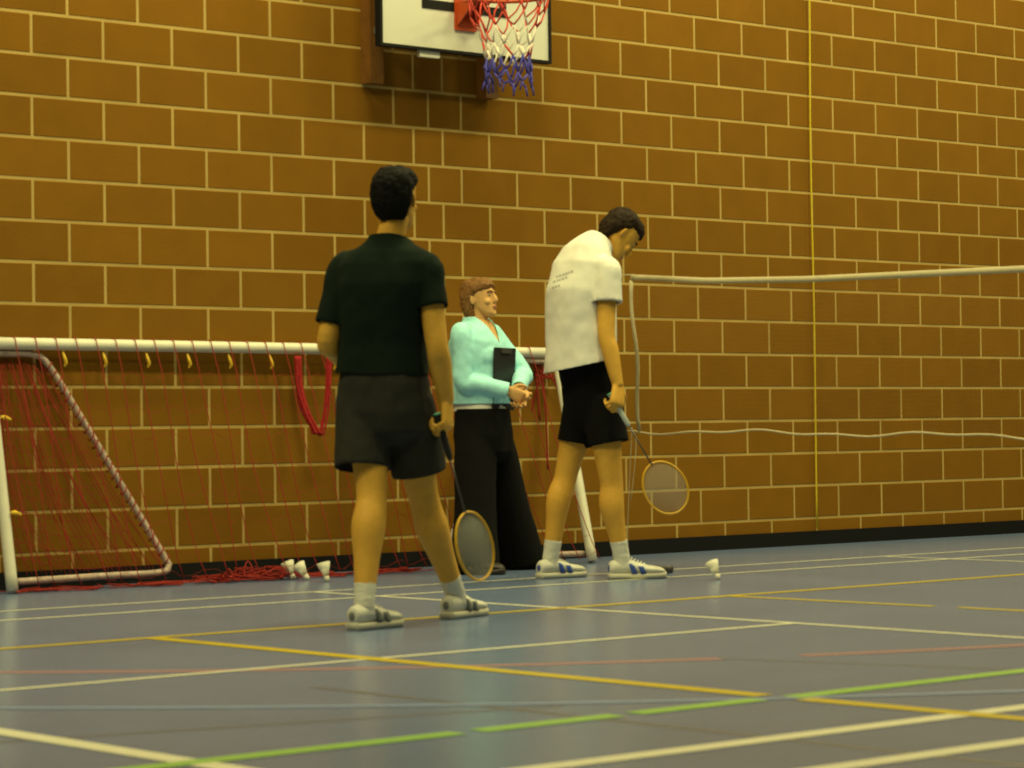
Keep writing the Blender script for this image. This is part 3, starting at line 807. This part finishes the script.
# ---------- man in the white shirt, head bowed
def man_white():
    FLp, FRp = fl(539, 579), fl(609, 579.5)
    fwd = (RH * .78 + FH * .62).normalized(); lat = (RH * .62 - FH * .78).normalized()
    D = (depth(FLp) + depth(FRp)) / 2
    ppm = FPX / D
    def P(px, py, s=0.0):                       # s: metres to the person's right; px is read on the sagittal plane
        r = (px - 586) / ppm
        return at(px, py, D + .03 + r * .62 / .78) + lat * s
    def Q(px, py, dz=0.0): return at(px, py, D + dz)
    root = Q(586, 579); root.z = 0
    t = thing('person', 'man in white T-shirt and black shorts looking down at the floor, racket in hand', 'person', root, 'people in the hall')
    dL = (RH * .80 + FH * .60).normalized(); dR = (RH * .98 + FH * .2).normalized()
    aL = FLp + dL * .075 + UP * .095; aR = FRp + dR * .068 + UP * .095
    bm = bmesh.new()
    tr = [(591, 425, .11, .085), (592, 405, .140, .095), (589, 385, .135, .093), (581, 355, .130, .092), (578, 322, .150, .110), (577, 293, .172, .122), (582, 268, .160, .105), (591, 250, .095, .075)]
    def axis(i):
        a, b = tr[max(i - 1, 0)], tr[min(i + 1, len(tr) - 1)]
        return (P(b[0], b[1]) - P(a[0], a[1])).normalized()
    def rings_(tab):
        out = []
        for i, (px, py, a, b) in enumerate(tab):
            p0, p1 = tab[max(i - 1, 0)], tab[min(i + 1, len(tab) - 1)]
            ax = (P(p1[0], p1[1]) - P(p0[0], p0[1])).normalized(); f_ = lat.cross(ax)
            if f_.dot(fwd) < 0: f_ = -f_
            out.append(sell(P(px, py), lat * a, f_ * b, 24, 2.4))
        return out
    ring_loft(bm, rings_(tr))
    pitch = math.radians(50)
    yawd = (RH * .90 + FH * .43).normalized()
    hf = (yawd * math.cos(pitch) - UP * math.sin(pitch)).normalized(); hu = (yawd * math.sin(pitch) + UP * math.cos(pitch)).normalized(); hl = hu.cross(hf).normalized()
    hc = at(618.5, 235, depth(P(606, 240)))
    limb(bm, [P(588, 258), P(600, 245), hc - hu * .07 - hf * .02], [.066, .060, .056], hint=lat, n=16)
    PH = head(bm, hc, hf, hl, hu, 1.0)
    # right arm (near the camera)
    sR = P(583, 270, .185); eR = Q(606.5, 334, -.185); wR = Q(618, 386, -.215)
    sL = P(588, 268, -.185); eL = sL - UP * .30 + fwd * .04; wL = eL - UP * .20 + fwd * .13
    for s_, e_, w_ in ((sR, eR, wR), (sL, eL, wL)):
        limb(bm, [s_ * .75 + P(584, 272) * .25, s_, s_ * .6 + e_ * .4, e_, e_ * .7 + w_ * .3, e_ * .3 + w_ * .7, w_], [.052, .056, .049, .042, .043, .035, (.029, .026)], hint=lat, n=16)
    Dh = depth(wR)
    fo = (wR - eR).normalized(); f0 = (fwd - fo * fwd.dot(fo)).normalized()
    dd = fo * .90 - f0 * .30; sdir = f0 * .90 + fo * .30; nn = sdir.cross(dd)
    if nn.dot(-lat) < 0: nn = -nn
    hand(bm, wR, dd, nn, sdir, (52, 66, 40), 1.05)
    G = wR + dd * .080 + nn * .024
    h = (at(682, 516, Dh + .03) - G).normalized()
    hand(bm, wL, (wL - eL).normalized(), lat, fwd, (30, 35, 25))
    hL, hR = P(593, 402, -.072), P(591, 402, .082)
    kL = Q(566, 474, depth(aL) - D + .01); kR = Q(611, 481, depth(aR) - D + .0)
    for hp, kn, an in ((hL, kL, aL), (hR, kR, aR)):
        cb = -fwd * .018
        limb(bm, [hp, hp * .6 + kn * .4, kn * .85 + hp * .15, kn * .93 + an * .07, kn * .70 + an * .30 + cb, kn * .4 + an * .6 + cb * .6, an, an - UP * .05], [.080, .078, .063, .058, .063, .048, .037, .036], hint=lat, n=18)
    link_mesh('body', voxel(bm, .0042, 4), M_skin, t)
    face(PH, hf, hl, hu, t, M_hairbr, 1.0)
    hair_cap([(-.075, -.074, -.040, .046), (-.05, -.090, -.030, .064), (-.02, -.104, -.020, .077), (.02, -.114, -.006, .084), (.055, -.116, .060, .086), (.075, -.112, .098, .086), (.10, -.098, .090, .077), (.122, -.074, .060, .058), (.133, -.040, .022, .030)],
             PH, hf, hl, 1.0, M_hairbr, t, .009, 30)
    # shirt, loose at the hem
    bm = bmesh.new()
    q = [(580, 392, .202, .158), (580, 370, .197, .152), (579.5, 345, .186, .140), (579, 318, .181, .132), (579, 292, .190, .134), (583, 268, .186, .122), (588, 256, .150, .098), (595, 247, .094, .078), (602, 241, .078, .068)]
    ring_loft(bm, rings_(q))
    oR = sR + (eR - sR) * .53; oL = sL + (eL - sL) * .53
    limb(bm, [sR - lat * .08, sR - UP * .005, sR * .5 + oR * .5, oR], [.062, .069, .071, .074], hint=lat, n=18)
    limb(bm, [sL + lat * .08, sL - UP * .005, sL * .5 + oL * .5, oL], [.062, .069, .071, .074], hint=lat, n=18)
    me = voxel(bm, .008, 9, .016, 7, (1, 1, .45), .004)
    hemn = (at(546, 373, D) - at(603, 361, D)).cross(F); hemn = -hemn if hemn.z > 0 else hemn
    cut(me, at(575, 367, depth(P(575, 367))), hemn, .32)
    open_end(me, oR, oR - sR, .09); open_end(me, oL, oL - sL, .09)
    cut(me, P(599, 243.5), (P(604, 238) - P(594, 249)), .11)
    sh = cloth('shirt', me, M_whitec, t)
    # faint worn print across the shoulder blades
    bv = BVHTree.FromPolygons([v.co for v in me.vertices], [tuple(p.vertices) for p in me.polygons])
    bm = bmesh.new()
    for row, (y0, x0, x1) in enumerate(((276, 556, 571), (281, 553, 566), (287, 552, 560))):
        x = x0
        while x < x1:
            w = random.uniform(2.0, 3.4); pts = []
            for (dx, dy) in ((0, 0), (w * .75, -.6), (w * .75, 1.6), (0, 2.2)):
                px, py = x + dx, y0 + dy - (x - x0) * .35
                r = ray(px, py).normalized(); hit = bv.ray_cast(CAM, r)
                if hit[0] is not None: pts.append(hit[0] - r * .005)
            if len(pts) == 4:
                f = [bm.verts.new(p) for p in pts]; b_ = [bm.verts.new(p + F * .002) for p in pts]
                bm.faces.new(f); bm.faces.new(b_[::-1])
                for i in range(4): bm.faces.new((f[i], b_[i], b_[(i + 1) % 4], f[(i + 1) % 4]))
            x += w + .3
    obj('shirt_print', bm, M_print, sh, False)
    # shorts
    bm = bmesh.new()
    ring_loft(bm, rings_([(578, 325, .158, .118), (580.5, 345, .152, .114), (586, 364, .156, .116), (591, 384, .162, .122), (593, 405, .168, .122), (594, 420, .155, .115), (594, 432, .09, .085)]))
    eL2 = hL.lerp(kL, .56) + RH * .016; eR2 = hR.lerp(kR, .53) + RH * .012
    limb(bm, [hL + UP * .02, hL * .5 + eL2 * .5, eL2], [.098, .100, .102], hint=lat, n=18)
    limb(bm, [hR + UP * .02, hR * .5 + eR2 * .5, eR2], [.100, .102, .103], hint=lat, n=18)
    me = voxel(bm, .008, 5, .004, 8, (1, 1, .4), .002)
    open_end(me, eL2, eL2 - hL, .115); open_end(me, eR2, eR2 - hR, .115)
    cloth('shorts', me, M_blackc, t)
    for an, kn, hl_, d_, m in ((aL, kL, FLp, dL, M_shoeb), (aR, kR, FRp, dR, M_shoeb)):
        tdir = ((kn * .4 + an * .6 - fwd * .009) - an).normalized()
        sock([an - UP * .045, an, an + tdir * .05, an + tdir * .10], [.041, .041, .042, .045], t)
        shoe(hl_, d_, UP, .29, t, M_shoe, m)
    return G, h, t
G2, h2, T2 = man_white()
racket(G2 - h2 * .045, h2, RH * .86 + UP * .45 + FH * .2, M_gripw, 'racket with pale handle swinging from the hand of the man in white', G2)

# ---------- woman in the pale blue cardigan
def woman():
    base = fl(492, 571); D = depth(base); ppm = FPX / D
    fwd = (RH * .90 - FH * .43).normalized(); lat = (-RH * .43 - FH * .90).normalized()
    def P(px, py, s=0.0):
        r = (px - 483) / ppm
        return at(px, py, D - r * .43 / .9) + lat * s
    def Q(px, py, dz=0.0): return at(px, py, D + dz)
    root = base.copy(); root.z = 0
    t = thing('person', 'woman in pale blue cardigan and long black trousers standing by the wall', 'person', root, 'people in the hall')
    bm = bmesh.new()
    tr = [(483, 455, .13, .11), (483, 432, .168, .128), (482, 408, .160, .122), (480, 385, .148, .118), (480, 360, .158, .128), (478, 342, .160, .118), (477, 330, .140, .090), (478, 321, .075, .062)]
    def rings_(tab, add=0.0): return [sell(P(px, py), lat * (a + add), fwd * (b + add), 22, 2.3) for px, py, a, b in tab]
    ring_loft(bm, rings_(tr))
    for s in (-1, 1): ball(bm, P(490, 356, s * .075), lat * .070, fwd * .060, UP * .065, 12)
    hf = (RH * .90 - FH * .40 + UP * .12).normalized(); hl0 = UP.cross(hf).normalized(); hu = hf.cross(hl0).normalized(); hl = hl0
    hc = P(479.5, 299)
    limb(bm, [P(477, 330), P(479, 318), hc - hu * .055 - hf * .012], [.060, .050, .049], hint=lat, n=16)
    PH = head(bm, hc, hf, hl, hu, .88, .4)
    sR = P(476, 334, .165); eR = Q(464, 381, depth(sR) - D - .03); wR = Q(508, 390.5, depth(sR) - D - .02)
    sL = P(478, 333, -.165); eL = Q(525, 371, depth(sL) - D - .03); wL = Q(519, 389, depth(wR) - D + .05)
    eL = Q(522, 374, depth(sL) - D + .0)
    for s_, e_, w_ in ((sR, eR, wR), (sL, eL, wL)):
        limb(bm, [s_ * .75 + P(478, 336) * .25, s_, s_ * .6 + e_ * .4, e_, e_ * .7 + w_ * .3, e_ * .3 + w_ * .7, w_], [.046, .047, .042, .037, .037, .031, (.025, .023)], hint=lat, n=14)
    hand(bm, wR, (RH * .85 - UP * .45 - FH * .1), (-lat * .6 - fwd * .6), UP + fwd * .3, (35, 45, 30), .92)
    hand(bm, wL, (-UP * .9 + RH * .1 - FH * .3), (-fwd * .6 + lat * .5), fwd, (35, 45, 30), .92)
    fR, fL = fl(463, 574), fl(505, 569)
    hR, hL = P(483, 438, .085), P(485, 438, -.085)
    dR = (RH * .85 - FH * .52).normalized(); dL = (RH * .95 - FH * .3).normalized()
    aR, aL = fR + dR * .06 + UP * .085, fL + dL * .06 + UP * .085
    for hp, an in ((hR, aR), (hL, aL)):
        kn = (hp + an) / 2 + fwd * .03
        limb(bm, [hp, hp * .6 + kn * .4, kn, kn * .6 + an * .4, an, an - UP * .05], [.090, .080, .056, .050, .035, .034], hint=lat, n=16)
    link_mesh('body', voxel(bm, .0042, 4), M_skinf, t)
    face(PH, hf, hl, hu, t, M_hairl, .88)
    hair_cap([(-.118, -.080, -.012, .066), (-.09, -.098, -.010, .080), (-.05, -.108, -.002, .086), (-.01, -.115, .004, .088), (.025, -.118, .022, .089), (.050, -.118, .084, .088), (.075, -.114, .099, .085), (.10, -.100, .085, .076), (.122, -.074, .055, .056), (.132, -.040, .022, .030)],
             PH, hf, hl, .89, M_hairl, t, .007, 34)
    # white top under the cardigan
    bm = bmesh.new()
    ring_loft(bm, rings_([(481, 424, .168, .136), (481, 408, .166, .134), (480, 385, .152, .124), (480, 370, .156, .128), (480, 362, .150, .120)]))
    me = voxel(bm, .008, 4, .006, 9); cut(me, P(481, 411), -UP, .3); cloth('white_top', me, M_whitec, t)
    # cardigan
    bm = bmesh.new()
    ring_loft(bm, rings_([(480, 418, .180, .150), (480, 402, .176, .148), (479.5, 382, .166, .142), (479, 360, .174, .146), (477.5, 342, .176, .134), (477, 331, .155, .106), (477.5, 322, .092, .076), (478, 314, .080, .068)]))
    for s in (-1, 1): ball(bm, P(491, 357, s * .075), lat * .078, fwd * .068, UP * .073, 12)
    for s_, e_, w_, sg in ((sR, eR, wR, 1), (sL, eL, wL, -1)):
        limb(bm, [s_ - lat * .07 * sg, s_, s_ * .6 + e_ * .4, e_, e_ * .7 + w_ * .3, e_ * .3 + w_ * .7, w_], [.052, .058, .055, .050, .049, .042, .039], hint=lat, n=16)
    me = voxel(bm, .007, 7, .008, 10, (1, 1, .6), .003)
    cut(me, P(480, 404), -UP, .26)
    for e_, w_ in ((eR, wR), (eL, wL)): open_end(me, w_, w_ - e_, .055)
    bm = bmesh.new(); bm.from_mesh(me); nb = P(478, 320)
    kill = []
    for f in bm.faces:
        c = f.calc_center_median() - nb; fz, ff, ll = c.z, c.dot(fwd), abs(c.dot(lat))
        if (ff > -.02 and fz > -.135 + ll * 1.75 - .0 and ll < .085 and fz > -.14) or fz > .012: kill.append(f)
    bmesh.ops.delete(bm, geom=kill, context='FACES'); bm.to_mesh(me); bm.free()
    cloth('cardigan', me, M_cyan, t, .005)
    # wide black trousers
    bm = bmesh.new()
    ring_loft(bm, rings_([(483, 398, .160, .126), (483, 415, .172, .134), (484, 435, .186, .146), (485, 452, .170, .140), (485, 462, .10, .10)]))
    hemR, hemL = aR + UP * -.06 + fwd * .01, aL + UP * -.06 + fwd * .01
    limb(bm, [hR + UP * .03, hR * .5 + hemR * .5, hemR], [(.100, .108), (.110, .110), (.118, .135)], hint=lat, n=20)
    limb(bm, [hL + UP * .03, hL * .5 + hemL * .5 + fwd * .02, hemL + fwd * .02], [(.100, .108), (.110, .110), (.118, .135)], hint=lat, n=20)
    me = voxel(bm, .008, 6, .012, 9, (1, 1, .25), .002)
    cut(me, P(483, 409), UP, .25); open_end(me, hemR, hemR - hR, .16); open_end(me, hemL + fwd * .02, hemL - hL, .16)
    cloth('trousers', me, M_blackc, t)
    for p, d in ((fR, dR), (fL, dL)): shoe(p, d, UP, .25, t, M_shoed, M_shoed, False, .07)
    # black clipboard hugged to the chest
    c = P(503.5, 379) - lat * .005
    nrm = (fwd * .995 + lat * .06).normalized(); w = nrm.cross(UP).normalized(); u = (UP * .985 + fwd * .05).normalized()
    k = thing('clipboard', 'black clipboard held upright against the chest of the woman in blue', 'clipboard', c)
    bm = bmesh.new(); box(bm, c, w * .112, nrm * .005, u * .165); bmesh.ops.bevel(bm, geom=bm.edges[:], offset=.003, segments=2); obj('board', bm, M_clipb, k, False)
    bm = bmesh.new(); box(bm, c + u * .150 + nrm * .009, w * .05, nrm * .005, u * .014); bmesh.ops.bevel(bm, geom=bm.edges[:], offset=.003, segments=2); obj('clip', bm, M_shaft, k, False)
woman()

# ------------------------------------------------------------------ light: rows of hall lamps overhead
def lamp(x, y, z, e, sx=1.6, sy_=.5, col=(1, .90, .40)):
    l = bpy.data.lights.new('hall_lamp', 'AREA'); l.shape = 'RECTANGLE'; l.size = sx; l.size_y = sy_; l.energy = e; l.color = col
    o = bpy.data.objects.new('hall_lamp', l); COL.objects.link(o); o.location = (x, y, z)
for x in (-4.0, 0.5, 5.0, 9.5):
    for y, e in ((-1.5, 120), (-3.6, 190), (-6.4, 90)): lamp(x, y, 6.8, e)
w = bpy.data.worlds.new('hall'); scene.world = w; w.use_nodes = True
w.node_tree.nodes['Background'].inputs['Color'].default_value = (1, .82, .34, 1)
w.node_tree.nodes['Background'].inputs['Strength'].default_value = .07

scene.view_settings.view_transform = 'Standard'; scene.view_settings.look = 'None'
scene.view_settings.gamma = 1; scene.view_settings.use_curve_mapping = False; scene.view_settings.exposure = 0
